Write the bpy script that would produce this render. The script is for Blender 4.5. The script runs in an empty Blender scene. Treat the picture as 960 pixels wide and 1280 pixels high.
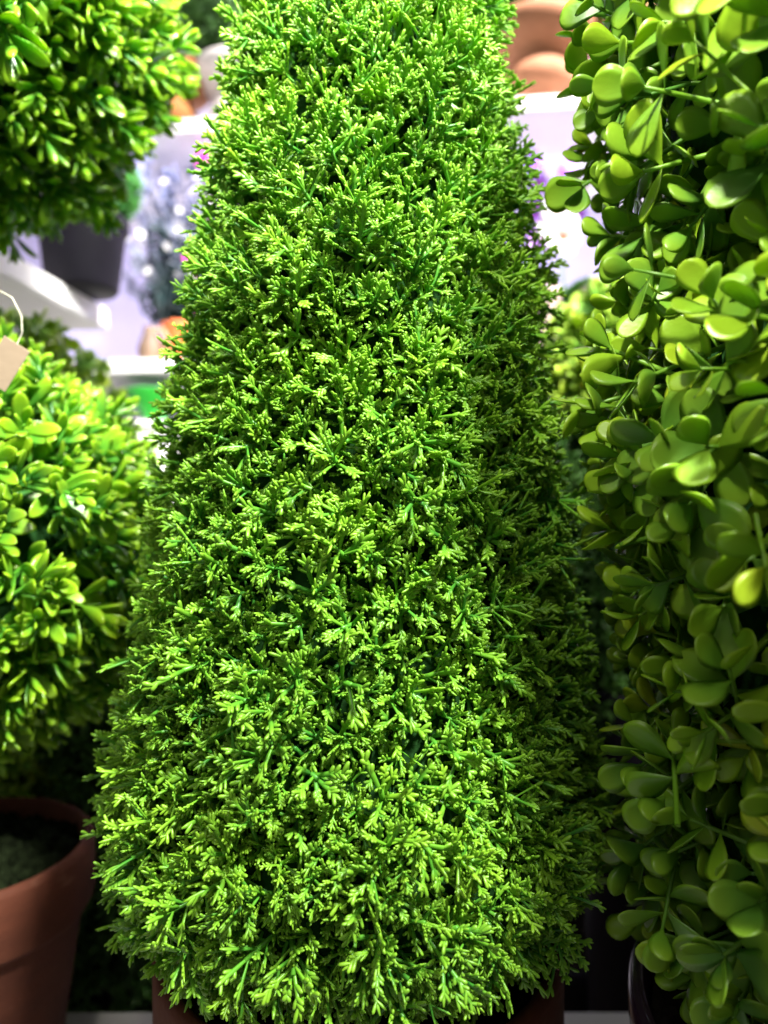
import bpy, math, random
import numpy as np
from mathutils import Vector, Matrix

random.seed(7)
rng = np.random.default_rng(7)
sc = bpy.context.scene
COL = sc.collection
PI = math.pi
K = 0.6923 / 640.0            # tangent of the view angle per photo pixel (960 x 1280)

# ------------------------------------------------------------------ camera, world, light, exposure
cam_d = bpy.data.cameras.new('camera')
cam = bpy.data.objects.new('camera', cam_d); COL.objects.link(cam)
cam.location = (0, 0, 0); cam.rotation_euler = (PI / 2, 0, 0)
cam_d.sensor_fit = 'VERTICAL'; cam_d.sensor_height = 36.0; cam_d.sensor_width = 27.0
cam_d.lens = 26.0
cam_d.clip_start = 0.01; cam_d.clip_end = 50
cam_d.dof.use_dof = True; cam_d.dof.focus_distance = 0.335; cam_d.dof.aperture_fstop = 4.6
sc.camera = cam

w = bpy.data.worlds.new('World'); sc.world = w; w.use_nodes = True
bg = w.node_tree.nodes['Background']
bg.inputs['Color'].default_value = (1.0, 0.93, 0.82, 1); bg.inputs['Strength'].default_value = 0.20

sc.view_settings.view_transform = 'Standard'; sc.view_settings.look = 'None'
sc.view_settings.exposure = 0.12; sc.view_settings.gamma = 1.0
sc.cycles.use_denoising = True
sc.cycles.max_bounces = 8; sc.cycles.transmission_bounces = 4


def spot(name, loc, target, energy, size, color, radius=0.03, blend=0.4):
    d = bpy.data.lights.new(name, 'SPOT'); d.energy = energy; d.color = color
    d.spot_size = math.radians(size); d.spot_blend = blend; d.shadow_soft_size = radius
    o = bpy.data.objects.new(name, d); COL.objects.link(o); o.location = loc
    o.rotation_euler = (Vector(target) - Vector(loc)).to_track_quat('-Z', 'Y').to_euler()
    return o


def area(name, loc, target, energy, sx, sy, color):
    d = bpy.data.lights.new(name, 'AREA'); d.energy = energy; d.color = color
    d.shape = 'RECTANGLE'; d.size = sx; d.size_y = sy
    o = bpy.data.objects.new(name, d); COL.objects.link(o); o.location = loc
    o.rotation_euler = (Vector(target) - Vector(loc)).to_track_quat('-Z', 'Y').to_euler()
    return o


spot('shop_spotlight', (0.47, -0.25, 1.06), (0.03, 0.42, 0.33), 335, 68, (0.98, 1.0, 0.93), 0.08, 1.0)
spot('added_top_spot', (0.02, -0.22, 1.25), (-0.075, 0.43, 0.45), 500, 26, (1.0, 0.96, 0.78), 0.06, 0.9)  # added lamp, brightens the conifer top and the upper leaf ball
spot('added_column_spot', (-0.26, -0.42, 0.85), (0.140, 0.262, 0.200), 185, 15.5, (1.0, 0.97, 0.84), 0.04, 0.9)  # unseen lamp added to brighten the upper right column
area('overhead_fill', (-0.35, -0.55, 1.7), (0.1, 0.4, 0.1), 14.0, 0.9, 0.9, (1.0, 0.95, 0.86))  # added soft fill from overhead, lifts the shaded leaves
spot('shelf_spotlight', (0.75, 0.45, 1.75), (0.24, 1.42, 0.46), 680, 56, (1.0, 0.95, 0.92), 0.04)
area('lavender_shelf_fill', (-0.15, 1.30, 0.63), (-0.15, 1.45, 0.2), 5.0, 1.2, 0.05, (0.74, 0.70, 1.0))  # unseen lamp added under the upper board, washes the back panel lavender
area('side_shelf_fill', (-0.72, 0.72, 1.0), (-0.42, 0.82, 0.2), 6.0, 0.3, 0.3, (0.94, 0.92, 1.0))  # added fill for the side shelf and the lime bush


# ------------------------------------------------------------------ small helpers
def at(px, py, d):
    """photo pixel at distance d along the view axis -> world point"""
    return Vector(((px - 480) * K * d, d, -(py - 640) * K * d))


def node_mat(name):
    m = bpy.data.materials.new(name); m.use_nodes = True
    nt = m.node_tree
    return m, nt, nt.nodes['Principled BSDF'], nt.nodes['Material Output']


def plain_mat(name, col, rough=0.5, var=0.12, scale=30, bump=0.15, bscale=None, spec=0.5, metallic=0):
    m, nt, b, out = node_mat(name)
    N = nt.nodes; Lk = nt.links
    tc = N.new('ShaderNodeTexCoord')
    no = N.new('ShaderNodeTexNoise'); no.inputs['Scale'].default_value = scale; no.inputs['Detail'].default_value = 6
    Lk.new(tc.outputs['Object'], no.inputs['Vector'])
    cr = N.new('ShaderNodeValToRGB')
    c = np.array(col)
    cr.color_ramp.elements[0].position = 0.3; cr.color_ramp.elements[1].position = 0.7
    cr.color_ramp.elements[0].color = (*(c * (1 - var)), 1)
    cr.color_ramp.elements[1].color = (*np.clip(c * (1 + var), 0, 1), 1)
    Lk.new(no.outputs['Fac'], cr.inputs['Fac']); Lk.new(cr.outputs['Color'], b.inputs['Base Color'])
    n2 = N.new('ShaderNodeTexNoise'); n2.inputs['Scale'].default_value = bscale or scale * 4
    n2.inputs['Detail'].default_value = 4
    Lk.new(tc.outputs['Object'], n2.inputs['Vector'])
    bp = N.new('ShaderNodeBump'); bp.inputs['Strength'].default_value = bump; bp.inputs['Distance'].default_value = 0.002
    Lk.new(n2.outputs['Fac'], bp.inputs['Height']); Lk.new(bp.outputs['Normal'], b.inputs['Normal'])
    b.inputs['Roughness'].default_value = rough; b.inputs['Metallic'].default_value = metallic
    b.inputs['Specular IOR Level'].default_value = spec
    return m


def terracotta(name, base, bloom, rough=0.8):
    """fired clay: broad tone patches, pale lime bloom, fine grit"""
    m, nt, b, out = node_mat(name)
    N = nt.nodes; Lk = nt.links
    tc = N.new('ShaderNodeTexCoord')
    n1 = N.new('ShaderNodeTexNoise'); n1.inputs['Scale'].default_value = 14; n1.inputs['Detail'].default_value = 8
    n1.inputs['Roughness'].default_value = 0.65
    mp = N.new('ShaderNodeMapping'); mp.inputs['Scale'].default_value = (1, 1, 2.4)
    Lk.new(tc.outputs['Object'], mp.inputs['Vector']); Lk.new(mp.outputs['Vector'], n1.inputs['Vector'])
    cr = N.new('ShaderNodeValToRGB')
    c = np.array(base)
    e = cr.color_ramp.elements
    e[0].position = 0.25; e[0].color = (*(c * 0.6), 1)
    e[1].position = 0.62; e[1].color = (*c, 1)
    e2 = e.new(0.74); e2.color = (*bloom, 1)
    Lk.new(n1.outputs['Fac'], cr.inputs['Fac']); Lk.new(cr.outputs['Color'], b.inputs['Base Color'])
    b.inputs['Specular IOR Level'].default_value = 0.25
    n2 = N.new('ShaderNodeTexNoise'); n2.inputs['Scale'].default_value = 260; n2.inputs['Detail'].default_value = 5
    Lk.new(tc.outputs['Object'], n2.inputs['Vector'])
    bp = N.new('ShaderNodeBump'); bp.inputs['Strength'].default_value = 0.35; bp.inputs['Distance'].default_value = 0.0015
    Lk.new(n2.outputs['Fac'], bp.inputs['Height']); Lk.new(bp.outputs['Normal'], b.inputs['Normal'])
    b.inputs['Roughness'].default_value = rough
    return m


def leaf_mat(name, dark, mid, light, tip, tip_amt, rough=0.35, transl=0.3, tcol=None, spec=0.5, tip_pos=0.35):
    """moulded plastic leaf: colour varies by sprig and by leaf, lighter moulded tip, some light passes through"""
    m, nt, b, out = node_mat(name)
    N = nt.nodes; Lk = nt.links
    at_ = N.new('ShaderNodeAttribute'); at_.attribute_name = 'leafdata'
    sp = N.new('ShaderNodeSeparateColor'); Lk.new(at_.outputs['Color'], sp.inputs['Color'])
    ma = N.new('ShaderNodeMath'); ma.operation = 'MULTIPLY'; ma.inputs[1].default_value = 0.55
    Lk.new(sp.outputs['Red'], ma.inputs[0])
    mb = N.new('ShaderNodeMath'); mb.operation = 'MULTIPLY_ADD'; mb.inputs[1].default_value = 0.45
    Lk.new(sp.outputs['Green'], mb.inputs[0]); Lk.new(ma.outputs[0], mb.inputs[2])
    cr = N.new('ShaderNodeValToRGB'); e = cr.color_ramp.elements
    e[0].position = 0.15; e[0].color = (*dark, 1)
    e[1].position = 0.85; e[1].color = (*light, 1)
    e2 = e.new(0.5); e2.color = (*mid, 1)
    Lk.new(mb.outputs[0], cr.inputs['Fac'])
    mr = N.new('ShaderNodeMapRange'); mr.interpolation_type = 'SMOOTHSTEP'
    mr.inputs['From Min'].default_value = tip_pos; mr.inputs['From Max'].default_value = 1.0
    mr.inputs['To Max'].default_value = tip_amt
    Lk.new(sp.outputs['Blue'], mr.inputs['Value'])
    mx = N.new('ShaderNodeMix'); mx.data_type = 'RGBA'
    Lk.new(mr.outputs['Result'], mx.inputs['Factor']); Lk.new(cr.outputs['Color'], mx.inputs['A'])
    mx.inputs['B'].default_value = (*tip, 1)
    Lk.new(mx.outputs['Result'], b.inputs['Base Color'])
    b.inputs['Roughness'].default_value = rough; b.inputs['Specular IOR Level'].default_value = spec
    tc = N.new('ShaderNodeTexCoord')
    no = N.new('ShaderNodeTexNoise'); no.inputs['Scale'].default_value = 400; no.inputs['Detail'].default_value = 3
    Lk.new(tc.outputs['Object'], no.inputs['Vector'])
    bp = N.new('ShaderNodeBump'); bp.inputs['Strength'].default_value = 0.25; bp.inputs['Distance'].default_value = 0.0006
    Lk.new(no.outputs['Fac'], bp.inputs['Height']); Lk.new(bp.outputs['Normal'], b.inputs['Normal'])
    tr = N.new('ShaderNodeBsdfTranslucent')
    if tcol:
        m2 = N.new('ShaderNodeMix'); m2.data_type = 'RGBA'; m2.blend_type = 'MULTIPLY'; m2.inputs['Factor'].default_value = 1
        Lk.new(mx.outputs['Result'], m2.inputs['A']); m2.inputs['B'].default_value = (*tcol, 1)
        m2.clamp_result = True
        Lk.new(m2.outputs['Result'], tr.inputs['Color'])
    else:
        Lk.new(mx.outputs['Result'], tr.inputs['Color'])
    ms = N.new('ShaderNodeMixShader'); ms.inputs['Fac'].default_value = transl
    Lk.new(b.outputs['BSDF'], ms.inputs[1]); Lk.new(tr.outputs['BSDF'], ms.inputs[2])
    Lk.new(ms.outputs['Shader'], out.inputs['Surface'])
    return m


class Geo:
    """collects quads and their leafdata (sprig random, leaf random, base-to-tip)"""
    def __init__(s): s.v = []; s.f = []; s.a = []; s.n = 0

    def add(s, v, f, a=None):
        v = np.asarray(v, float); f = np.asarray(f, int)
        if a is None: a = np.full((len(v), 3), 0.5)
        s.v.append(v); s.f.append(f + s.n); s.a.append(np.asarray(a, float)); s.n += len(v)

    def arrays(s): return np.concatenate(s.v), np.concatenate(s.f), np.concatenate(s.a)


def build(name, geo, mat, parent=None, smooth=True, data=False):
    v, f, a = geo.arrays()
    me = bpy.data.meshes.new(name)
    me.vertices.add(len(v)); me.vertices.foreach_set('co', v.astype(np.float32).ravel())
    me.loops.add(f.size); me.loops.foreach_set('vertex_index', f.astype(np.int32).ravel())
    me.polygons.add(len(f)); me.polygons.foreach_set('loop_start', np.arange(0, f.size, 4, dtype=np.int32))
    me.update(calc_edges=True)
    me.polygons.foreach_set('use_smooth', np.full(len(f), smooth))
    if data:
        at_ = me.attributes.new('leafdata', 'FLOAT_COLOR', 'POINT')
        c = np.ones((len(v), 4), np.float32); c[:, :3] = a
        at_.data.foreach_set('color', c.ravel())
    me.materials.append(mat)
    o = bpy.data.objects.new(name, me); COL.objects.link(o)
    if parent is not None: o.parent = parent
    return o


def thing(name, label, cat, loc=(0, 0, 0), group=None):
    o = bpy.data.objects.new(name, None); COL.objects.link(o)
    o.empty_display_size = 0.02
    o.location = loc; o['label'] = label; o['category'] = cat
    if group: o['group'] = group
    return o


def tag(o, label, cat, group=None):
    o['label'] = label; o['category'] = cat
    if group: o['group'] = group
    return o


def structure(o): o['kind'] = 'structure'; return o


def ring_faces(nr, n):
    i = np.arange(nr - 1)[:, None] * n; j = np.arange(n)[None, :]; j2 = (j + 1) % n
    return np.stack([i + j, i + j2, i + n + j2, i + n + j], -1).reshape(-1, 4)


def lathe(profile, seg=72, wob=0.0):
    """profile [(r, z)...], closed revolve; tiny radii close the ends"""
    p = np.array(profile, float); th = np.linspace(0, 2 * PI, seg, endpoint=False)
    ph = rng.uniform(0, 6.28, 3)
    wv = 1 + wob * (np.sin(2 * th + ph[0]) + 0.5 * np.sin(3 * th + ph[1]))
    v = np.stack([p[:, 0:1] * np.cos(th) * wv, p[:, 0:1] * np.sin(th) * wv, np.repeat(p[:, 1:2], seg, 1)], -1).reshape(-1, 3)
    return v, ring_faces(len(p), seg)


def box(x0, x1, y0, y1, z0, z1, bv=0.002):
    """box with small chamfers (24 vertices)"""
    import bmesh
    bm = bmesh.new(); bmesh.ops.create_cube(bm, size=1)
    for q in bm.verts:
        q.co = Vector(((x0 + x1) / 2 + q.co.x * (x1 - x0), (y0 + y1) / 2 + q.co.y * (y1 - y0), (z0 + z1) / 2 + q.co.z * (z1 - z0)))
    bmesh.ops.bevel(bm, geom=list(bm.edges), offset=bv, segments=2, affect='EDGES', profile=0.5)
    return bm


def build_bm(name, bm, mat, parent=None, smooth=False):
    me = bpy.data.meshes.new(name); bm.to_mesh(me); bm.free(); me.materials.append(mat)
    if smooth:
        for p in me.polygons: p.use_smooth = True
    o = bpy.data.objects.new(name, me); COL.objects.link(o)
    if parent is not None: o.parent = parent
    return o


def tube(pts, radii, n=8):
    """tapered tube along a polyline"""
    pts = np.array(pts, float); m = len(pts)
    radii = np.full(m, radii) if np.isscalar(radii) else np.array(radii)
    t = np.gradient(pts, axis=0); t /= np.linalg.norm(t, axis=1)[:, None] + 1e-9
    up = np.array([0.31, 0.17, 0.93]); v = []
    for i in range(m):
        u = np.cross(t[i], up); u /= np.linalg.norm(u) + 1e-9; b = np.cross(t[i], u)
        a = np.linspace(0, 2 * PI, n, endpoint=False)
        v.append(pts[i] + radii[i] * (np.cos(a)[:, None] * u + np.sin(a)[:, None] * b))
    f = ring_faces(m, n)
    caps = []
    for base in (0, (m - 1) * n):
        for q in range(0, n - 2, 2): caps.append([base, base + q + 1, base + q + 2, base + (q + 3) % n])
    return np.concatenate(v), np.concatenate([f, np.array(caps)])


def rot_axis(axis, ang):
    return np.array(Matrix.Rotation(ang, 3, Vector(axis)))


def finger(p0, d, side, L, wd, flat=0.6, lr=0.5, t0=0.0, t1=1.0):
    """a stubby conifer lobe: flattened 6-sided, blunt tip"""
    d = np.array(d) / np.linalg.norm(d); side = np.array(side) - d * np.dot(side, d)
    side /= np.linalg.norm(side); nn = np.cross(d, side)
    a = np.linspace(0, 2 * PI, 6, endpoint=False); v = []; at_ = []
    for t, rr in ((0, 0.55), (0.45, 0.92), (0.84, 0.84), (1.0, 0.36)):
        c = p0 + d * L * t + nn * (0.05 * L * t * t)
        v.append(c + rr * wd * (np.cos(a)[:, None] * side + flat * np.sin(a)[:, None] * nn))
        at_ += [[0, lr, t0 + (t1 - t0) * t]] * 6
    f = np.concatenate([ring_faces(4, 6), [[18, 19, 20, 21], [18, 21, 22, 23]]])
    return np.concatenate(v), f, np.array(at_)


def conifer_sprig(seed):
    r = random.Random(seed); g = Geo()
    ax = np.array([0, 0, 1.0])
    v, f = tube([(0, 0, -0.018), (0, 0, -0.006), (0, 0, 0.004)], [0.0008, 0.0009, 0.0008], 6)
    g.add(v, f, np.tile([0, 0.4, 0.0], (len(v), 1)))
    nb = r.randint(6, 9); ph0 = r.uniform(0, 6.28)
    for b in range(nb):
        ph = ph0 + b * 2.399 + r.uniform(-0.3, 0.3)
        tilt = math.radians(r.uniform(24, 70)) if b else math.radians(r.uniform(0, 14))
        rad = np.array([math.cos(ph), math.sin(ph), 0])
        d = rad * math.sin(tilt) + ax * math.cos(tilt)
        side = np.cross(d, ax); side = side / (np.linalg.norm(side) + 1e-9)
        tw = r.uniform(-0.8, 0.8); side = side * math.cos(tw) + np.cross(d, side) * math.sin(tw)
        L = r.uniform(0.0095, 0.0158); p0 = ax * r.uniform(-0.007, 0.003); lr = r.random()
        w0 = r.uniform(0.00078, 0.00102)
        g.add(*finger(p0, d, side, L, w0, 0.62, lr, 0, 1))
        for t in ((0.42, 0.60, 0.76) if r.random() < 0.6 else (0.52, 0.72)):
            for sgn in (-1, 1):
                if r.random() < 0.16: continue
                a = math.radians(r.uniform(26, 48))
                ld = d * math.cos(a) + sgn * side * math.sin(a)
                g.add(*finger(p0 + d * L * (t + r.uniform(-0.05, 0.05)), ld, side * 0.9 + d * 0.1, L * r.uniform(0.18, 0.29), w0 * r.uniform(0.75, 0.95), 0.7, lr, t, 1))
    return g.arrays()


def leaf(L, W, peak, pw, cup, curl, thick, nu=10, pet=0.14, twist=0.0):
    """plastic leaf along +X with its face to +Z: narrow petiole, widest at peak, rounded end, rounded rim"""
    k = math.log(0.5) / math.log(peak)
    s = np.linspace(0, 1, nu); u = 0.5 - 0.5 * np.cos(PI * s); u = 0.5 * u + 0.5 * s; u[-1] = 1
    vq = np.array([-1, -0.55, 0, 0.55, 1, 0.55, 0, -0.55]); top = np.array([0, 1, 1.15, 1, 0, -1, -1.15, -1])
    V = []; A = []
    for uu in u:
        wd = W * max(np.sin(PI * min(uu, 0.992) ** k), 0) ** pw
        wd = max(wd, W * pet * (1 - uu) ** 0.5, W * 0.05)
        y = vq * wd
        z = cup * np.abs(vq) ** 1.8 * wd + curl * L * uu * uu + top * thick * min(1, wd / W * 1.6)
        z = z - 0.12 * thick * (np.abs(vq) < 0.1) * (top > 0)
        tw = twist * uu
        V.append(np.stack([np.full(8, uu * L), y * math.cos(tw) - z * math.sin(tw), y * math.sin(tw) + z * math.cos(tw)], -1)); A.append(np.full(8, uu))
    V = np.concatenate(V); A = np.concatenate(A)
    f = ring_faces(nu, 8)
    b = (nu - 1) * 8
    f = np.concatenate([f, [[b, b + 1, b + 6, b + 7], [b + 1, b + 2, b + 5, b + 6], [b + 2, b + 3, b + 4, b + 5]]])
    return V, f, A


def place_leaf(g, lf, az, tilt, h, lr, out=0.0, roll=0.0):
    """leaf leaving the +Z stem at height h, tilted from the stem by tilt"""
    V, f, A = lf
    R = rot_axis((0, 0, 1), az) @ rot_axis((0, 1, 0), -(PI / 2 - tilt)) @ rot_axis((1, 0, 0), roll)
    v = V @ R.T + np.array([out * math.cos(az), out * math.sin(az), h])
    g.add(v, f, np.stack([np.zeros(len(v)), np.full(len(v), lr), A], -1))


def rosette(seed, levels, L, W, peak, pw, tilt0, tilt1, gap, per=2, cup=0.3, thick=0.0006, stem=0.03, nu=9, jit=0.2, shrink=0.55, curl=0.1):
    """a twig of paired leaves: level 0 at the tip, opening wider further down"""
    r = random.Random(seed); g = Geo()
    v, f = tube([(0, 0, -stem), (0, 0, -stem * 0.4), (0, 0, 0.001)], [0.0011, 0.001, 0.0007], 6)
    g.add(v, f, np.tile([0, 0.3, 0.0], (len(v), 1)))
    az0 = r.uniform(0, 6.28)
    for k in range(levels):
        t = k / max(1, levels - 1)
        for q in range(per):
            az = az0 + q * 2 * PI / per + k * (PI / per) + r.uniform(-jit, jit) * 1.6
            tl = math.radians(tilt0 + (tilt1 - tilt0) * t) * r.uniform(1 - jit, 1 + jit)
            sz = (shrink + (1 - shrink) * min(1, t * 1.6)) * r.uniform(0.85, 1.12)
            lf = leaf(L * sz, W * sz * r.uniform(0.85, 1.1), peak, pw, cup * r.uniform(0.4, 1.3), curl * r.uniform(-1.4, 1.2), thick, nu, twist=r.uniform(-0.35, 0.35))
            place_leaf(g, lf, az, tl, -k * gap + r.uniform(-0.0008, 0.0008), r.random(), 0.0006, r.uniform(-0.35, 0.35))
    return g.arrays()


def scatter(geo, protos, pos, axis, scale=(0.85, 1.15), tint=None):
    """copies of the prototypes at pos, +Z turned to axis, random spin"""
    pos = np.asarray(pos, float); axis = np.asarray(axis, float); n = len(pos)
    axis = axis / np.linalg.norm(axis, axis=1)[:, None]
    ref = np.where(np.abs(axis[:, 2:3]) > 0.9, np.array([[1.0, 0, 0]]), np.array([[0, 0, 1.0]]))
    u = np.cross(ref, axis); u /= np.linalg.norm(u, axis=1)[:, None]; vv = np.cross(axis, u)
    sp = rng.uniform(0, 2 * PI, n)[:, None]
    u2 = u * np.cos(sp) + vv * np.sin(sp); v2 = np.cross(axis, u2)
    R = np.stack([u2, v2, axis], -1) * rng.uniform(scale[0], scale[1], n)[:, None, None]
    which = rng.integers(0, len(protos), n)
    if tint is None: tint = rng.random(n)
    for k, (V, F, A) in enumerate(protos):
        ids = np.nonzero(which == k)[0]
        if not len(ids): continue
        vv_ = np.einsum('nij,mj->nmi', R[ids], V) + pos[ids][:, None, :]
        aa = np.repeat(A[None], len(ids), 0).copy()
        aa[:, :, 0] = tint[ids][:, None]
        aa[:, :, 1] = np.clip(aa[:, :, 1] + rng.normal(0, 0.05, (len(ids), 1)), 0, 1)
        ff = F[None] + (np.arange(len(ids)) * len(V))[:, None, None]
        geo.add(vv_.reshape(-1, 3), ff.reshape(-1, 4), aa.reshape(-1, 3))


def revolve_points(prof, spacing, jitter=0.35):
    """even points and outward normals on a surface of revolution given by [(z, r)...]"""
    z = np.array([p[0] for p in prof]); r = np.array([p[1] for p in prof])
    s = np.concatenate([[0], np.cumsum(np.hypot(np.diff(z), np.diff(r)))])
    P = []; Nn = []
    srow = spacing * 0.5; row = 0
    while srow < s[-1]:
        zz = np.interp(srow, s, z); rr = np.interp(srow, s, r)
        e = 0.012
        dz = np.interp(srow + e, s, z) - np.interp(srow - e, s, z); dr = np.interp(srow + e, s, r) - np.interp(srow - e, s, r)
        l = math.hypot(dz, dr) + 1e-9
        n = max(1, int(2 * PI * rr / spacing))
        th = (np.arange(n) + 0.5 * (row % 2)) * 2 * PI / n + rng.uniform(0, 0.2) + rng.normal(0, jitter, n) * spacing / max(rr, 0.01)
        zj = zz + rng.normal(0, jitter, n) * spacing * dz / l; rj = rr + rng.normal(0, jitter, n) * spacing * dr / l * 0.6
        P.append(np.stack([rj * np.cos(th), rj * np.sin(th), zj], -1))
        nz = -dr / l; nr = dz / l
        Nn.append(np.stack([nr * np.cos(th), nr * np.sin(th), np.full(n, nz)], -1))
        srow += spacing * 0.9; row += 1
    return np.concatenate(P), np.concatenate(Nn)


def lumps(P, freq, amp, seed):
    r = np.random.default_rng(seed); o = np.zeros(len(P))
    for _ in range(7):
        k = r.normal(0, freq, 3); o += np.sin(P @ k + r.uniform(0, 6.28))
    return o / 2.6 * amp


# ------------------------------------------------------------------ materials
M = {}
M['conifer'] = leaf_mat('conifer_plastic', (0.050, 0.25, 0.026), (0.115, 0.37, 0.027), (0.24, 0.49, 0.027), (0.34, 0.57, 0.035), 0.5, 0.36, 0.34, (1.2, 1.15, 0.5), 0.45)
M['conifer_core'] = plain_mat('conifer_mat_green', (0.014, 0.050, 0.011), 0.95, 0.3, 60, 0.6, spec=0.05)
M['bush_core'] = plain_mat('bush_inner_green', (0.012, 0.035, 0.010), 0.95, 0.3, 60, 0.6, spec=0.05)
M['box'] = leaf_mat('boxwood_plastic', (0.055, 0.26, 0.035), (0.12, 0.39, 0.03), (0.26, 0.53, 0.025), (0.50, 0.69, 0.016), 0.50, 0.28, 0.40, (1.25, 1.1, 0.4), 0.6)
M['round'] = leaf_mat('round_leaf_plastic', (0.085, 0.24, 0.03), (0.18, 0.38, 0.025), (0.31, 0.51, 0.022), (0.38, 0.56, 0.025), 0.4, 0.38, 0.36, (1.3, 1.15, 0.35), 0.5)
e = M['round'].node_tree.nodes['Color Ramp'].color_ramp.elements
e[-1].position = 0.78
q = e.new(0.96); q.color = (0.42, 0.46, 0.02, 1)  # rare leaves coloured yellow as if backlit
M['lime'] = leaf_mat('lime_leaf', (0.14, 0.36, 0.05), (0.30, 0.52, 0.05), (0.50, 0.65, 0.05), (0.6, 0.7, 0.08), 0.4, 0.35, 0.3)
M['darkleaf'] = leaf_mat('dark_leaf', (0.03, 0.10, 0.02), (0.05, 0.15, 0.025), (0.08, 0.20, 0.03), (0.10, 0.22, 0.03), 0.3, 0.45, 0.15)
M['green'] = leaf_mat('mid_green_leaf', (0.03, 0.18, 0.03), (0.05, 0.27, 0.04), (0.10, 0.36, 0.05), (0.12, 0.38, 0.05), 0.3, 0.4, 0.25)
M['silver'] = leaf_mat('silver_leaf', (0.09, 0.11, 0.17), (0.16, 0.19, 0.26), (0.36, 0.38, 0.48), (0.45, 0.46, 0.55), 0.3, 0.5, 0.2)
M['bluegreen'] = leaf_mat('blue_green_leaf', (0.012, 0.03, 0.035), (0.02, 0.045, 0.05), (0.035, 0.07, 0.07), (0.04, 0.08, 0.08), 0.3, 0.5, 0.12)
M['whitepetal'] = leaf_mat('white_petal', (0.78, 0.76, 0.78), (0.82, 0.80, 0.82), (0.85, 0.84, 0.84), (0.86, 0.85, 0.85), 0.2, 0.5, 0.25)
M['purplepetal'] = leaf_mat('purple_petal', (0.20, 0.04, 0.40), (0.32, 0.09, 0.55), (0.48, 0.20, 0.68), (0.6, 0.35, 0.75), 0.4, 0.5, 0.25)
M['magenta'] = leaf_mat('magenta_petal', (0.55, 0.01, 0.20), (0.68, 0.02, 0.33), (0.78, 0.05, 0.5), (0.8, 0.1, 0.55), 0.3, 0.5, 0.25)
M['terra'] = terracotta('terracotta', (0.090, 0.024, 0.011), (0.17, 0.070, 0.042))
M['terra_pale'] = terracotta('pale_terracotta', (0.34, 0.15, 0.08), (0.46, 0.25, 0.16))
M['terra_brown'] = terracotta('brown_clay', (0.30, 0.12, 0.035), (0.40, 0.20, 0.08))
M['cream_pot'] = plain_mat('grey_cream_glaze', (0.45, 0.42, 0.40), 0.5)
M['black_pot'] = plain_mat('black_plastic', (0.006, 0.005, 0.009), 0.6, 0.2, spec=0.15)
M['aubergine'] = plain_mat('dark_glaze', (0.022, 0.012, 0.022), 0.18, 0.3, 18, 0.05)
M['soil'] = plain_mat('dark_soil', (0.012, 0.010, 0.008), 1.0, 0.6, 90, 1.0, 260, spec=0.03)
M['moss'] = plain_mat('moss', (0.007, 0.010, 0.004), 1.0, 0.7, 140, 1.0, 300, spec=0.03)
M['bark'] = plain_mat('bark', (0.09, 0.055, 0.03), 0.85, 0.4, 50, 0.9)
M['white_board'] = plain_mat('white_laminate', (0.74, 0.72, 0.71), 0.4, 0.04, 8, 0.05)
M['grey_board'] = plain_mat('grey_white_laminate', (0.38, 0.37, 0.37), 0.4, 0.05, 8, 0.05)
M['lavender_wall'] = plain_mat('lavender_paint', (0.62, 0.58, 0.80), 0.7, 0.04, 4, 0.08)
M['floor'] = plain_mat('dark_floor', (0.05, 0.05, 0.05), 0.5, 0.2, 6, 0.1)
M['taupe'] = plain_mat('taupe_stoneware', (0.36, 0.26, 0.23), 0.75, 0.2, 60, 0.5)
M['orange'] = plain_mat('orange_glaze', (0.75, 0.18, 0.05), 0.4, 0.1)
M['tan'] = plain_mat('tan_clay', (0.40, 0.25, 0.13), 0.6, 0.2)
M['brownwood'] = plain_mat('brown_wood', (0.16, 0.10, 0.06), 0.6, 0.3)
M['card'] = plain_mat('cream_card', (0.30, 0.22, 0.155), 0.7, 0.04, 40, 0.1)
M['string'] = plain_mat('string', (0.50, 0.47, 0.38), 0.8, 0.1, 200, 0.4)
M['green_glass'] = plain_mat('green_bowl_plastic', (0.05, 0.55, 0.06), 0.25, 0.08)
M['stemgreen'] = plain_mat('green_stem', (0.10, 0.22, 0.06), 0.5, 0.2)

SHELF = -0.42
# ------------------------------------------------------------------ setting: floor, display shelf, shelving behind
g = Geo(); g.add([(-6, -4, -1.25), (6, -4, -1.25), (6, 6, -1.25), (-6, 6, -1.25)], [[0, 1, 2, 3]])
structure(build('floor', g, M['floor'], smooth=False))

tb = thing('display_table', 'white display table carrying the three potted topiaries', 'table', (0, 0.5, -1.25))
build_bm('tabletop', box(-1.0, 0.9, -0.36, 0.122, SHELF + 1.25 - 0.03, SHELF + 1.25), M['grey_board'], tb)
for sx in (-0.95, 0.85):
    for sy in (-0.31, 0.08):
        build_bm('leg', box(sx - 0.025, sx + 0.025, sy - 0.025, sy + 0.025, 0.0, SHELF + 1.25 - 0.032), M['grey_board'], tb)

YAW = -math.atan2(0.07, 0.586)
UNIT = Vector((0, 1.215, 0))


def on_unit(px, depth_in, z):
    """point on a board of the shelving behind: depth_in from its front edge, on the photo column px"""
    s, c = math.sin(YAW), math.cos(YAW)
    tx = (px - 480) * K
    # front line: P = UNIT + l*(c,s) + depth_in*(-s,c);  x/y = tx
    l = (tx * (UNIT.y + depth_in * c) - (UNIT.x - depth_in * s)) / (c - tx * s)
    return Vector((UNIT.x + l * c - depth_in * s, UNIT.y + l * s + depth_in * c, z))


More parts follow.
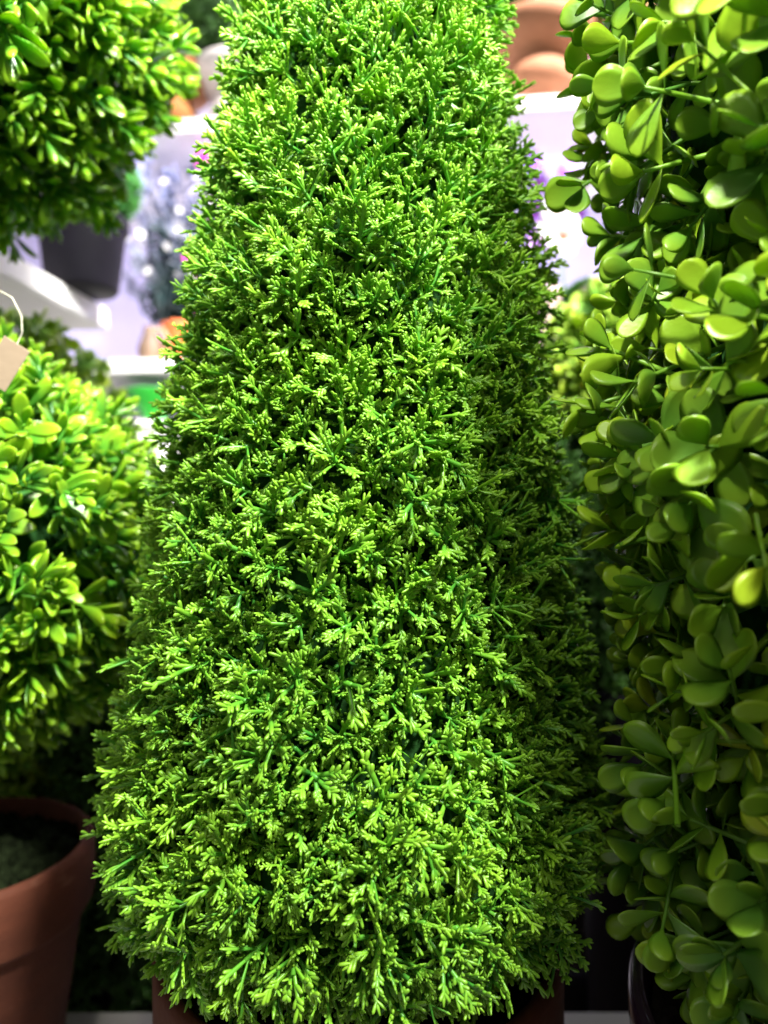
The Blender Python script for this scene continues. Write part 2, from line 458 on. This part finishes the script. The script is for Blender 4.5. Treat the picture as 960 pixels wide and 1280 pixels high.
un = thing('shelving_unit', 'tall white shelving unit with a lavender back panel behind the topiaries', 'shelving', (UNIT.x, UNIT.y, -1.25))
un.rotation_euler = (0, 0, YAW)
UP, MID = 0.668, 0.262
for zt in (UP, MID, -0.15):
    build_bm('shelf_board', box(-1.1, 1.1, 0, 0.40, zt + 1.25 - 0.024, zt + 1.25), M['white_board'], un)
build_bm('back_panel', box(-1.1, 1.1, 0.402, 0.42, 0, 2.6), M['lavender_wall'], un)
for sx in (-1.121, 1.101):
    build_bm('side_panel', box(sx, sx + 0.02, 0, 0.40, 0, 2.6), M['white_board'], un)

g = Geo(); g.add([(-6, 3.2, -1.25), (6, 3.2, -1.25), (6, 3.2, 3.5), (-6, 3.2, 3.5)], [[0, 1, 2, 3]])
structure(build('wall', g, plain_mat('wall_paint', (0.6, 0.58, 0.62), 0.8), smooth=False))

# side shelf at the left whose end edge runs back into the picture
sd = thing('side_shelf', 'white side shelf whose end edge slants back under the black fern pot', 'shelf', (0, 0, -1.25))
SZ = 0.306
import bmesh
bm = bmesh.new()
cs = [(-0.446, 0.80), (-0.414, 1.115), (-0.95, 1.135), (-1.0, 0.80)]
lo = [bm.verts.new((x, y, SZ + 1.25 - 0.032)) for x, y in cs]; hi = [bm.verts.new((x, y, SZ + 1.25)) for x, y in cs]
bm.faces.new(lo[::-1]); bm.faces.new(hi)
for i in range(4): bm.faces.new((lo[i], lo[(i + 1) % 4], hi[(i + 1) % 4], hi[i]))
bmesh.ops.recalc_face_normals(bm, faces=bm.faces)
bmesh.ops.bevel(bm, geom=list(bm.edges), offset=0.003, segments=2, affect='EDGES')
build_bm('board', bm, M['white_board'], sd)
build_bm('side_panel', box(-0.98, -0.955, 0.82, 1.12, 0, SZ + 1.25 - 0.033), M['white_board'], sd)


# ------------------------------------------------------------------ pots
def flower_pot(name, r_rim, h, mat, parent, rim_h=0.03, taper=0.72, z0=0.0, wob=0.004, wall=0.008):
    rb = r_rim * taper; rl = r_rim - 0.0022
    rbr = rb + (rl - rb) * (h - rim_h) / h
    p = [(0.0005, z0), (rb * 0.93, z0), (rb, z0 + 0.004), (rbr, z0 + h - rim_h - 0.002), (rbr + 0.001, z0 + h - rim_h), (r_rim - 0.001, z0 + h - rim_h + 0.001),
         (r_rim, z0 + h - rim_h + 0.004), (r_rim, z0 + h - 0.006), (r_rim - 0.0015, z0 + h - 0.0015), (r_rim - 0.004, z0 + h),
         (r_rim - wall + 0.0015, z0 + h - 0.0005), (r_rim - wall - 0.0005, z0 + h - 0.003), (r_rim - wall - 0.003, z0 + h - 0.04), (rb - wall, z0 + h - 0.06), (0.0005, z0 + h - 0.06)]
    V, F = lathe(p, 96, wob)
    if wob: V = V * (1 + lumps(V, 90, 0.004, 77) + lumps(V, 300, 0.0022, 78))[:, None] * [1, 1, 0] + V * [0, 0, 1] + np.outer(lumps(V, 70, 0.0008, 79), [0, 0, 1])
    g = Geo(); g.add(V, F); return build(name, g, mat, parent)


def soil_disc(name, r, z, mat, parent, amp=0.003, seed=1):
    n, mseg = 60, 200
    rr = np.linspace(0.0005, r, n)[:, None]; th = np.linspace(0, 2 * PI, mseg, endpoint=False)[None]
    P = np.stack([rr * np.cos(th), rr * np.sin(th), np.zeros((n, mseg))], -1).reshape(-1, 3)
    P[:, 2] = z + lumps(P, 120, amp, seed) + lumps(P, 420, amp * 0.8, seed + 1) + lumps(P, 1000, amp * 0.5, seed + 2) + rng.normal(0, amp * 0.16, len(P)) + 0.006 * (1 - (np.hypot(P[:, 0], P[:, 1]) / r) ** 2)
    g = Geo(); g.add(P, ring_faces(n, mseg)); return build(name, g, mat, parent)


# ------------------------------------------------------------------ 1 the conifer topiary
CX, CY = -0.0145, 0.45
ct = thing('conifer_topiary', 'tall cone-shaped artificial conifer with fine lacy green sprigs in a terracotta pot', 'topiary', (CX, CY, SHELF))
PROF = [(-0.234, 0.055), (-0.231, 0.102), (-0.224, 0.131), (-0.206, 0.146), (-0.175, 0.1530), (-0.10, 0.1395), (0.018, 0.124), (0.15, 0.107), (0.30, 0.0830), (0.42, 0.058), (0.51, 0.034), (0.545, 0.008)]
IN = 0.0185
prof_in = [(z - 0.0 if 0 < i < 11 else z, max(r - IN, 0.004)) for i, (z, r) in enumerate(PROF)]
sprigs = [conifer_sprig(100 + k) for k in range(16)]
fol = Geo()
for spc, inset, scl in ((0.0128, 0.0, (0.76, 1.50)), (0.0138, 0.010, (0.9, 1.45)), (0.0165, 0.020, (1.1, 1.4))):
    P, Nn = revolve_points([(z, max(r - inset, 0.003)) for z, r in prof_in], spc, 0.33)
    back = Nn[:, 1] > 0.55
    keep = (~back) | (rng.random(len(P)) < 0.40)
    P, Nn = P[keep], Nn[keep]
    P[:, 0] += 0.022 * P[:, 2]
    d = lumps(P, 60, 0.0052, 5) + rng.normal(0, 0.0034, len(P))
    P = P + Nn * d[:, None]
    ax = Nn + rng.normal(0, 0.30, P.shape) + np.array([0, 0, 1.0]) * np.clip(0.10 + 0.9 * P[:, 2:3], 0.0, 0.34)
    P[:, 2] -= SHELF                      # into the thing's own frame
    tint = np.clip(0.5 + lumps(P, 40, 0.22, 9) + rng.normal(0, 0.16, len(P)), 0, 1)
    scatter(fol, sprigs, P, ax, scl, tint)
build('foliage', fol, M['conifer'], ct, data=True)
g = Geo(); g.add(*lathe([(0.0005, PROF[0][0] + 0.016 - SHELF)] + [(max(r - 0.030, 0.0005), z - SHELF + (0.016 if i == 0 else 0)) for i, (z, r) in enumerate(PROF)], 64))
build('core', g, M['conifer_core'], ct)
flower_pot('pot', 0.121, 0.170, M['terra'], ct, 0.045, 0.80)
soil_disc('soil', 0.111, 0.162, M['moss'], ct, seed=3)
g = Geo(); g.add(*tube([(0, 0, 0.145), (0.001, 0, 0.17), (0, 0, 0.22)], [0.011, 0.010, 0.010], 12)); build('stem', g, M['bark'], ct)

# ------------------------------------------------------------------ 2 the double-ball topiary at the left
BX, BY = -0.312, 0.540
bt = thing('double_ball_topiary', 'boxwood topiary of two stacked leafy balls in a worn terracotta pot', 'topiary', (BX, BY, SHELF))
twigs = [rosette(300 + k, random.Random(k).choice((5, 6, 6)), 0.0250, 0.0049, 0.66, 0.57, 18, 60, 0.0056, 2, 0.35, 0.0007, 0.036, 10) for k in range(14)]


def ball(r, spacing, twigs_, zc, sd_, droop=0.0):
    gg = Geo(); n_ = []
    pr = [(-r * math.cos(a), max(r * math.sin(a), 0.0005)) for a in np.linspace(0, PI, 40)]
    for spc, dr in ((spacing, 0.0), (spacing * 1.15, -0.013)):
        P, Nn = revolve_points([(z * (r + dr) / r, q * (r + dr) / r) for z, q in pr], spc, 0.30)
        P = P + Nn * (lumps(P, 45, 0.0075, sd_) + rng.normal(0, 0.0055, len(P)))[:, None]
        ax = Nn + rng.normal(0, 0.30, P.shape) + np.array([0, 0, droop])
        tint = np.clip(0.5 + lumps(P, 35, 0.2, sd_ + 3) + rng.normal(0, 0.2, len(P)), 0, 1)
        scatter(gg, twigs_, P + np.array([0, 0, zc]), ax, (0.88, 1.3), tint)
    return gg


LOWZ, HIGHZ = -0.030, 0.374
b1 = build('leaf_ball', ball(0.1465, 0.0295, twigs, LOWZ - SHELF, 21), M['box'], bt, data=True)
b1['label'] = 'lower leafy ball just above the clay pot'
b2 = build('leaf_ball', ball(0.151, 0.0295, twigs, HIGHZ - SHELF, 22, -0.05), M['box'], bt, data=True)
b2['label'] = 'upper leafy ball with lime leaf tips'
for zc, rr in ((LOWZ, 0.106), (HIGHZ, 0.112)):
    g = Geo(); g.add(*lathe([(max(rr * math.sin(a), 0.0005), zc - SHELF - rr * math.cos(a)) for a in np.linspace(0, PI, 24)], 48))
    build('core', g, M['conifer_core'], bt)
flower_pot('pot', 0.095, 0.177, M['terra'], bt, 0.048, 0.74, wob=0.006)
soil_disc('soil', 0.0862, 0.164, M['moss'], bt, seed=8)
g = Geo(); g.add(*tube([(0, 0, 0.14), (0.003, 0.002, 0.24), (-0.002, 0, 0.49), (0, 0, 0.78)], [0.008, 0.007, 0.007, 0.006], 12)); build('stem', g, M['bark'], bt)

# ------------------------------------------------------------------ 3 the round-leaved column at the right
RX, RY = 0.270, 0.340
rt = thing('column_topiary', 'tall round-leaved artificial column topiary in a dark glazed pot', 'topiary', (RX, RY, SHELF))
rprof = [(-0.245, 0.07), (-0.238, 0.125), (-0.21, 0.146), (-0.15, 0.151), (-0.10, 0.150), (-0.03, 0.158), (0.02, 0.170), (0.075, 0.170), (0.098, 0.150), (0.118, 0.132), (0.138, 0.150), (0.17, 0.167), (0.25, 0.170), (0.31, 0.155), (0.35, 0.12), (0.375, 0.06), (0.38, 0.01)]
rprof = [(z, q * 1.047) for z, q in rprof]
rtw = [rosette(500 + k, random.Random(k + 50).choice((2, 3, 3)), 0.0222, 0.0080, 0.68, 0.50, 34, 80, 0.0070, 2, 0.20, 0.00050, 0.034, 12, 0.26, 0.75, 0.14) for k in range(16)]
rf = Geo()
for spc, dr in ((0.0262, -0.014), (0.0275, -0.034)):
    P, Nn = revolve_points([(z, max(r + dr, 0.004)) for z, r in rprof], spc, 0.34)
    back = Nn[:, 1] > 0.6
    keep = (~back) | (rng.random(len(P)) < 0.5)
    P, Nn = P[keep], Nn[keep]
    P = P + Nn * (lumps(P, 40, 0.007, 31) + rng.normal(0, 0.006, len(P)))[:, None]
    ax = Nn + rng.normal(0, 0.36, P.shape)
    P[:, 2] -= SHELF
    tint = np.clip(0.5 + lumps(P, 30, 0.2, 33) + rng.normal(0, 0.2, len(P)), 0, 1)
    scatter(rf, rtw, P, ax, (0.78, 1.18), tint)
build('foliage', rf, M['round'], rt, data=True)
g = Geo(); g.add(*lathe([(max(r - 0.047, 0.0005), z - SHELF) for z, r in rprof], 48)); build('core', g, M['conifer_core'], rt)
flower_pot('pot', 0.150, 0.182, M['aubergine'], rt, 0.022, 0.70, wob=0.0)
soil_disc('soil', 0.138, 0.163, M['soil'], rt, seed=12)
g = Geo(); g.add(*tube([(0, 0, 0.15), (0.002, 0, 0.36), (0, 0, 0.74)], [0.010, 0.009, 0.006], 12)); build('stem', g, M['bark'], rt)

# ------------------------------------------------------------------ price tag hung on the lower ball
tp = at(6, 455, 0.43)
tg = thing('price_tag', 'blank cream card tag on a looped string in the left topiary', 'tag', tp)
bm = box(-0.008, 0.008, -0.0004, 0.0004, -0.014, 0.014, 0.0002)
co = build_bm('card', bm, M['card'], tg); co.rotation_euler = (0.25, math.radians(32), 0.3)
g = Geo(); s0 = np.array([0.0062, 0.001, 0.0108])
g.add(*tube([s0, s0 + [0.003, 0.001, 0.008], s0 + [0.002, 0.002, 0.018], s0 + [-0.004, 0.003, 0.029], s0 + [-0.013, 0.003, 0.034], s0 + [-0.020, 0.004, 0.026]], 0.0004, 6))
build('string', g, M['string'], tg)


# ------------------------------------------------------------------ plants behind
def bush(name, label, loc, r, squash, mat, protos, spacing, pot_mat, pot_r, pot_h, seed, cat='potted plant', pot_name='pot', gap=0.0):
    t = thing(name, label, cat, loc)
    gg = Geo(); zc = pot_h + r * squash * 0.75 + gap
    pr = [(-r * math.cos(a), max(r * math.sin(a), 0.0005)) for a in np.linspace(0, PI, 30)]
    P, Nn = revolve_points(pr, spacing, 0.3)
    P = P * (1 + lumps(P, 3.5 / r, 0.08, seed))[:, None]; P[:, 2] = P[:, 2] * squash + zc
    scatter(gg, protos, P, Nn + rng.normal(0, 0.35, P.shape), (0.8, 1.2))
    P2 = (P - [0, 0, zc]) * 0.8 + [0, 0, zc]
    scatter(gg, protos, P2, Nn + rng.normal(0, 0.4, P.shape), (0.8, 1.2))
    build('foliage', gg, mat, t, data=True)
    if cat == 'bush':
        g = Geo(); g.add(*lathe([(max(0.78 * r * math.sin(a), 0.0005), zc - 0.78 * r * squash * math.cos(a)) for a in np.linspace(0, PI, 24)], 40)); build('core', g, M['bush_core'], t)
    flower_pot(pot_name, pot_r, pot_h, pot_mat, t, 0.02, 0.78, wob=0.0)
    soil_disc('soil', pot_r - 0.009, pot_h - 0.012, M['soil'], t, seed=seed)
    g = Geo(); g.add(*tube([(0, 0, pot_h - 0.02), (0, 0, pot_h), (0, 0, zc)], [0.006, 0.006, 0.004], 10)); build('stem', g, M['bark'], t)
    return t


tw_mid = [rosette(700 + k, 4, 0.022, 0.0052, 0.6, 0.6, 25, 68, 0.005, 2, 0.3, 0.0007, 0.03, 7) for k in range(6)]
tw_wide = [rosette(720 + k, 3, 0.024, 0.0085, 0.6, 0.55, 25, 70, 0.006, 2, 0.3, 0.0007, 0.03, 8) for k in range(6)]
tw_small = [rosette(740 + k, 4, 0.016, 0.0035, 0.55, 0.6, 22, 65, 0.004, 2, 0.3, 0.0006, 0.02, 6) for k in range(6)]

BENCH = -0.62
bn = thing('bench', 'dark wooden bench in the shade behind the white display table', 'bench', (0, 0.90, -1.25))
build_bm('bench_top', box(-1.0, 0.8, -0.20, 0.22, BENCH + 1.25 - 0.03, BENCH + 1.25), M['brownwood'], bn)
for sx in (-0.95, 0.75):
    for sy in (-0.16, 0.18):
        build_bm('leg', box(sx - 0.03, sx + 0.03, sy - 0.03, sy + 0.03, 0.0, BENCH + 1.25 - 0.032), M['brownwood'], bn)
bush('lime_bush', 'bright yellow-green bush on the bench behind the lower boxwood ball', (-0.400, 0.78, BENCH), 0.105, 1.35, M['lime'], tw_wide, 0.030, M['black_pot'], 0.08, 0.30, 41, gap=0.28)
bush('pale_leaved_plant', 'small pale-leaved plant peeking over the rim of the left clay pot', (-0.365, 0.70, BENCH), 0.055, 0.9, M['lime'], tw_small, 0.020, M['black_pot'], 0.06, 0.20, 43, gap=0.135)
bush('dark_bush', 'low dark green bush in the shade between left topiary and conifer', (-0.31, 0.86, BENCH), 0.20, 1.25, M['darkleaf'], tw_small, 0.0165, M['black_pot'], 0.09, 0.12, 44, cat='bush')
bush('dark_bush', 'dark green bush added to darken the gap between conifer and the round-leaved column', (0.215, 0.89, BENCH), 0.17, 1.5, M['darkleaf'], tw_small, 0.0165, M['black_pot'], 0.09, 0.12, 47, cat='bush', gap=0.20)  # bush put in so that this gap stays dark
bush('lime_shrub', 'small lime green shrub seen between the conifer and the round-leaved column', (0.270, 0.78, BENCH), 0.090, 0.85, M['lime'], tw_wide, 0.024, M['black_pot'], 0.065, 0.44, 45, gap=0.285)

# black pot with a fern on the side shelf
bush('fern_pot', 'green feathery plant in a tall black pot on the slanting side shelf', (at(103, 300, 1.03).x, 1.03, SZ), 0.075, 0.62, M['green'], tw_small, 0.016, M['black_pot'], 0.062, 0.105, 46)


def urn(name, label, loc, mat, scale, plant_mat, protos, seed, plant_r=0.09, plant_part=True):
    t = thing(name, label, 'urn', loc)
    pr = [(0.0005, 0), (0.036, 0), (0.038, 0.004), (0.034, 0.012), (0.024, 0.024), (0.026, 0.032), (0.046, 0.040), (0.062, 0.052), (0.066, 0.064), (0.063, 0.076), (0.053, 0.090), (0.052, 0.100),
          (0.066, 0.112), (0.088, 0.124), (0.097, 0.136), (0.099, 0.146), (0.096, 0.152), (0.088, 0.150), (0.080, 0.135), (0.03, 0.12), (0.0005, 0.118)]
    g = Geo(); g.add(*lathe([(r * scale, z * scale) for r, z in pr], 72)); build('bowl', g, mat, t)
    gg = Geo(); r = plant_r; zc = 0.15 * scale + r * 0.7
    P, Nn = revolve_points([(-r * math.cos(a), max(r * math.sin(a), 0.0005)) for a in np.linspace(0, PI, 24)], 0.022, 0.3)
    P = P * (1 + lumps(P, 40, 0.08, seed))[:, None] + [0, 0, zc]
    scatter(gg, protos, P, Nn + rng.normal(0, 0.35, P.shape), (0.8, 1.2))
    scatter(gg, protos, (P - [0, 0, zc]) * 0.75 + [0, 0, zc], Nn + rng.normal(0, 0.35, P.shape), (0.8, 1.2))
    build('foliage', gg, plant_mat, t, data=True)
    return t


urn('clay_urn', 'brown footed clay urn with dark foliage beside the upper boxwood ball', on_unit(208, 0.11, UP), M['terra_brown'], 0.92, M['darkleaf'], tw_small, 61, 0.10)
urn('clay_urn', 'grey cream footed urn tucked behind the top left of the conifer', on_unit(303, 0.13, UP), M['cream_pot'], 0.95, M['darkleaf'], tw_small, 62, 0.10)
urn('clay_urn', 'pale terracotta footed urn on the bright shelf right of the conifer', on_unit(672, 0.09, UP), M['terra_pale'], 1.0, M['green'], tw_small, 63, 0.09)
urn('clay_urn', 'terracotta urn with lime foliage partly behind the round-leaved column', on_unit(800, 0.10, UP), M['terra_pale'], 0.92, M['lime'], tw_wide, 64, 0.10)


# ------------------------------------------------------------------ flowers on the middle board
def petal_flower(center, facing, size, n=5, wide=0.42, cup=0.25, seed=0, tilt=72, pet=0.3):
    r = random.Random(seed); g0 = Geo()
    for k in range(n):
        lf = leaf(size, size * wide, 0.6, 0.5, cup, 0.12, size * 0.02, 8, pet)
        place_leaf(g0, lf, k * 2 * PI / n + r.uniform(-0.15, 0.15), math.radians(tilt + r.uniform(-12, 10)), 0, r.random())
    V, F, A = g0.arrays()
    q = np.array(Vector(facing).to_track_quat('Z', 'Y').to_matrix())
    A = A.copy(); A[:, 0] = r.random()
    return V @ q.T + np.array(center), F, A


# dried silver bunch in an orange pot
dpos = on_unit(229, 0.10, MID)
db = thing('dried_bunch', 'silvery dried flower bunch with two magenta blooms in an orange pot', 'flowers', dpos)
flower_pot('pot', 0.042, 0.082, M['orange'], db, 0.012, 0.85, wob=0.0)
r = random.Random(5)
sg, lg, dg, wg = Geo(), Geo(), Geo(), Geo()
tw_sil = [rosette(760 + k, 5, 0.022, 0.0048, 0.6, 0.6, 22, 60, 0.008, 2, 0.3, 0.0006, 0.03, 6) for k in range(5)]
lpos, lax, dpos_l, dax = [], [], [], []
for k in range(30):
    a = r.uniform(0, 6.28); sp = r.uniform(0.02, 0.13); h = r.uniform(0.18, 0.40)
    p0 = np.array([0.01 * math.cos(a), 0.01 * math.sin(a), 0.07]); p3 = np.array([sp * math.cos(a), 0.6 * sp * math.sin(a), h])
    p1 = p0 + [0.1 * sp * math.cos(a), 0.06 * sp * math.sin(a), (h - 0.07) * 0.4]; p2 = p0 * 0.3 + p3 * 0.7
    sg.add(*tube([p0, p1, p2, p3], [0.0018, 0.0016, 0.0013, 0.0009], 6))
    for t in np.linspace(0.35, 1, 7):
        p = (1 - t) ** 3 * p0 + 3 * t * (1 - t) ** 2 * p1 + 3 * t * t * (1 - t) * p2 + t ** 3 * p3
        dirn = np.array([r.gauss(0, 0.5) + 0.4 * math.cos(a), r.gauss(0, 0.5), 0.8])
        if t < 0.66: dpos_l.append(p); dax.append(dirn)
        else: lpos.append(p); lax.append(dirn)
scatter(lg, tw_sil, lpos, lax, (0.7, 1.1)); scatter(dg, tw_sil, dpos_l, dax, (1.1, 1.9))
build('stem', sg, M['bluegreen'], db, data=True)
build('foliage', lg, M['silver'], db, data=True); build('leaves', dg, M['bluegreen'], db, data=True)
for k in range(26):
    a = r.uniform(0, 6.28); sp = r.uniform(0.02, 0.11)
    wg.add(*petal_flower((sp * math.cos(a), -abs(0.7 * sp * math.sin(a)), r.uniform(0.15, 0.36)), (r.gauss(0, 0.5), -1, r.gauss(0.2, 0.5)), r.uniform(0.008, 0.013), 6, 0.5, 0.4, k, 55))
build('blossoms', wg, M['whitepetal'], db, data=True)
for (px, py, s) in ((256, 205, 0.020), (241, 326, 0.018)):
    p = at(px, py, dpos.y - 0.07) - dpos
    g = Geo(); g.add(*petal_flower(p, (0.1, -1, 0.2), s, 6, 0.5, 0.3, px)); g.add(*petal_flower(p, (0.1, -1, 0.2), s * 0.6, 5, 0.5, 0.5, px + 1, 40))
    g.add(*tube([p, p + Vector((0.0, 0.03, -0.05)), Vector((0.005, 0, 0.08))], 0.0012, 6))
    build('flower', g, M['magenta'], db, data=True)

# tan jug next to it
jp = on_unit(188, 0.05, MID)
jg = thing('tan_jug', 'small tan clay jug with a loop handle beside the orange pot', 'jug', jp)
g = Geo(); g.add(*lathe([(0.0005, 0), (0.016, 0), (0.021, 0.012), (0.022, 0.028), (0.016, 0.046), (0.011, 0.058), (0.013, 0.066), (0.011, 0.066), (0.009, 0.056), (0.0005, 0.05)], 40)); build('body', g, M['brownwood'], jg)
g = Geo(); g.add(*tube([(0.011, -0.004, 0.058), (0.024, -0.008, 0.060), (0.033, -0.01, 0.044), (0.031, -0.01, 0.026), (0.020, -0.006, 0.014)], 0.0042, 10)); build('handle', g, M['tan'], jg)

# green bowl on the board below
gp = on_unit(203, 0.04, -0.126)
# (stands on a low white riser so that its rim shows under the middle board)
rs = thing('riser_box', 'white riser box on the lower board under the green bowl', 'box', on_unit(190, 0.10, -0.15))
build_bm('lid', box(-0.10, 0.10, -0.07, 0.07, 0.300, 0.312), M['white_board'], rs)
build_bm('body', box(-0.092, 0.092, -0.062, 0.062, 0.0, 0.2998), M['white_board'], rs)
gb = rs.location.copy(); gb.z = -0.15 + 0.312
gb = on_unit(193, 0.07, gb.z)
bo = Geo(); bo.add(*lathe([(0.0005, 0), (0.018, 0), (0.02, 0.003), (0.022, 0.012), (0.040, 0.034), (0.052, 0.052), (0.054, 0.056), (0.051, 0.056), (0.038, 0.037), (0.02, 0.016), (0.0005, 0.014)], 56))
o = build('green_bowl', bo, M['green_glass']); o.location = gb
tag(o, 'bright green flared bowl on the white riser left of the conifer', 'bowl')


# orchids at the right
def orchid(name, label, loc, mat, spots, size, stalks, seed, pot_r, pot_h):
    t = thing(name, label, 'orchid', loc)
    flower_pot('pot', pot_r, pot_h, M['black_pot'], t, 0.014, 0.8, wob=0.0)
    lgx = Geo()
    for k in range(4):
        lf = leaf(0.10, 0.020, 0.5, 0.6, 0.3, -0.25, 0.001, 10)
        place_leaf(lgx, lf, seed + k * 1.6, math.radians(48), pot_h - 0.01, random.random())
    build('leaves', lgx, M['green'], t, data=True)
    sgx = Geo()
    for s in stalks:
        sgx.add(*tube([Vector(q) for q in s], 0.0022, 8))
    build('stem', sgx, M['whitepetal'] if mat == 'purplepetal' else M['stemgreen'], t, data=True)
    for k, (px, py, d, s) in enumerate(spots):
        p = at(px, py, d) - Vector(loc)
        g = Geo(); f = (random.uniform(-0.3, 0.3), -1, random.uniform(-0.1, 0.4))
        g.add(*petal_flower(p, f, s, 5, 0.5, 0.15, seed + k, 80))
        fl = build('flower', g, M[mat], t, data=True)
        g = Geo(); g.add(*petal_flower(p + Vector((0, -0.004, 0)), f, s * 0.35, 3, 0.5, 0.5, seed + k + 30, 45))
        build('lip', g, M['orange'] if mat == 'whitepetal' else M['magenta'], fl, data=True)
    return t


op = on_unit(672, 0.16, MID)
orchid('purple_orchid', 'purple orchid with a pale curved stalk right of the conifer', op, 'purplepetal',
       [(662, 208, op.y - 0.04, 0.028), (672, 236, op.y - 0.05, 0.026), (668, 266, op.y - 0.05, 0.026), (675, 296, op.y - 0.06, 0.028), (702, 215, op.y - 0.02, 0.024), (722, 268, op.y - 0.02, 0.018)], 0.026,
       [[(0, 0, 0.06), (0.008, -0.02, 0.13), (0.028, -0.05, 0.21), (0.018, -0.05, 0.29)], [(0, 0, 0.06), (0.03, -0.01, 0.15), (0.05, -0.02, 0.25)]], 3, 0.045, 0.085)
wp = on_unit(700, 0.07, MID)
orchid('white_orchid', 'large open white orchid bloom with a peach centre above the taupe planters', wp, 'whitepetal',
       [(694, 280, wp.y - 0.03, 0.040), (700, 300, wp.y - 0.05, 0.034), (725, 240, wp.y, 0.022)], 0.04,
       [[(0, 0, 0.05), (0.004, -0.01, 0.12), (-0.004, -0.025, 0.19)]], 5, 0.030, 0.07)
for k, (px, din, r_, h_, lab) in enumerate(((683, 0.03, 0.024, 0.105, 'slim taupe stoneware planter nearest the conifer under the white orchid'), (743, 0.03, 0.030, 0.095, 'wider taupe stoneware planter behind the edge of the round-leaved column'))):
    loc = on_unit(px, din, MID)
    g = Geo(); g.add(*lathe([(0.0005, 0), (r_ * 0.85, 0), (r_ * 0.9, 0.003), (r_, h_ - 0.004), (r_ - 0.001, h_), (r_ - 0.004, h_), (r_ - 0.006, h_ - 0.03), (0.0005, h_ - 0.03)], 48, 0.01))
    o = build('stone_planter', g, M['taupe']); o.location = loc; tag(o, lab, 'planter', 'taupe planters on the middle board')
loc = on_unit(713, 0.012, MID)
g = Geo(); g.add(*lathe([(0.0005, 0), (0.009, 0), (0.012, 0.01), (0.013, 0.022), (0.011, 0.03), (0.007, 0.034), (0.009, 0.037), (0.006, 0.037), (0.0005, 0.03)], 32))
o = build('bud_vase', g, M['orange']); o.location = loc; tag(o, 'tiny orange bud vase between the two taupe planters', 'vase')
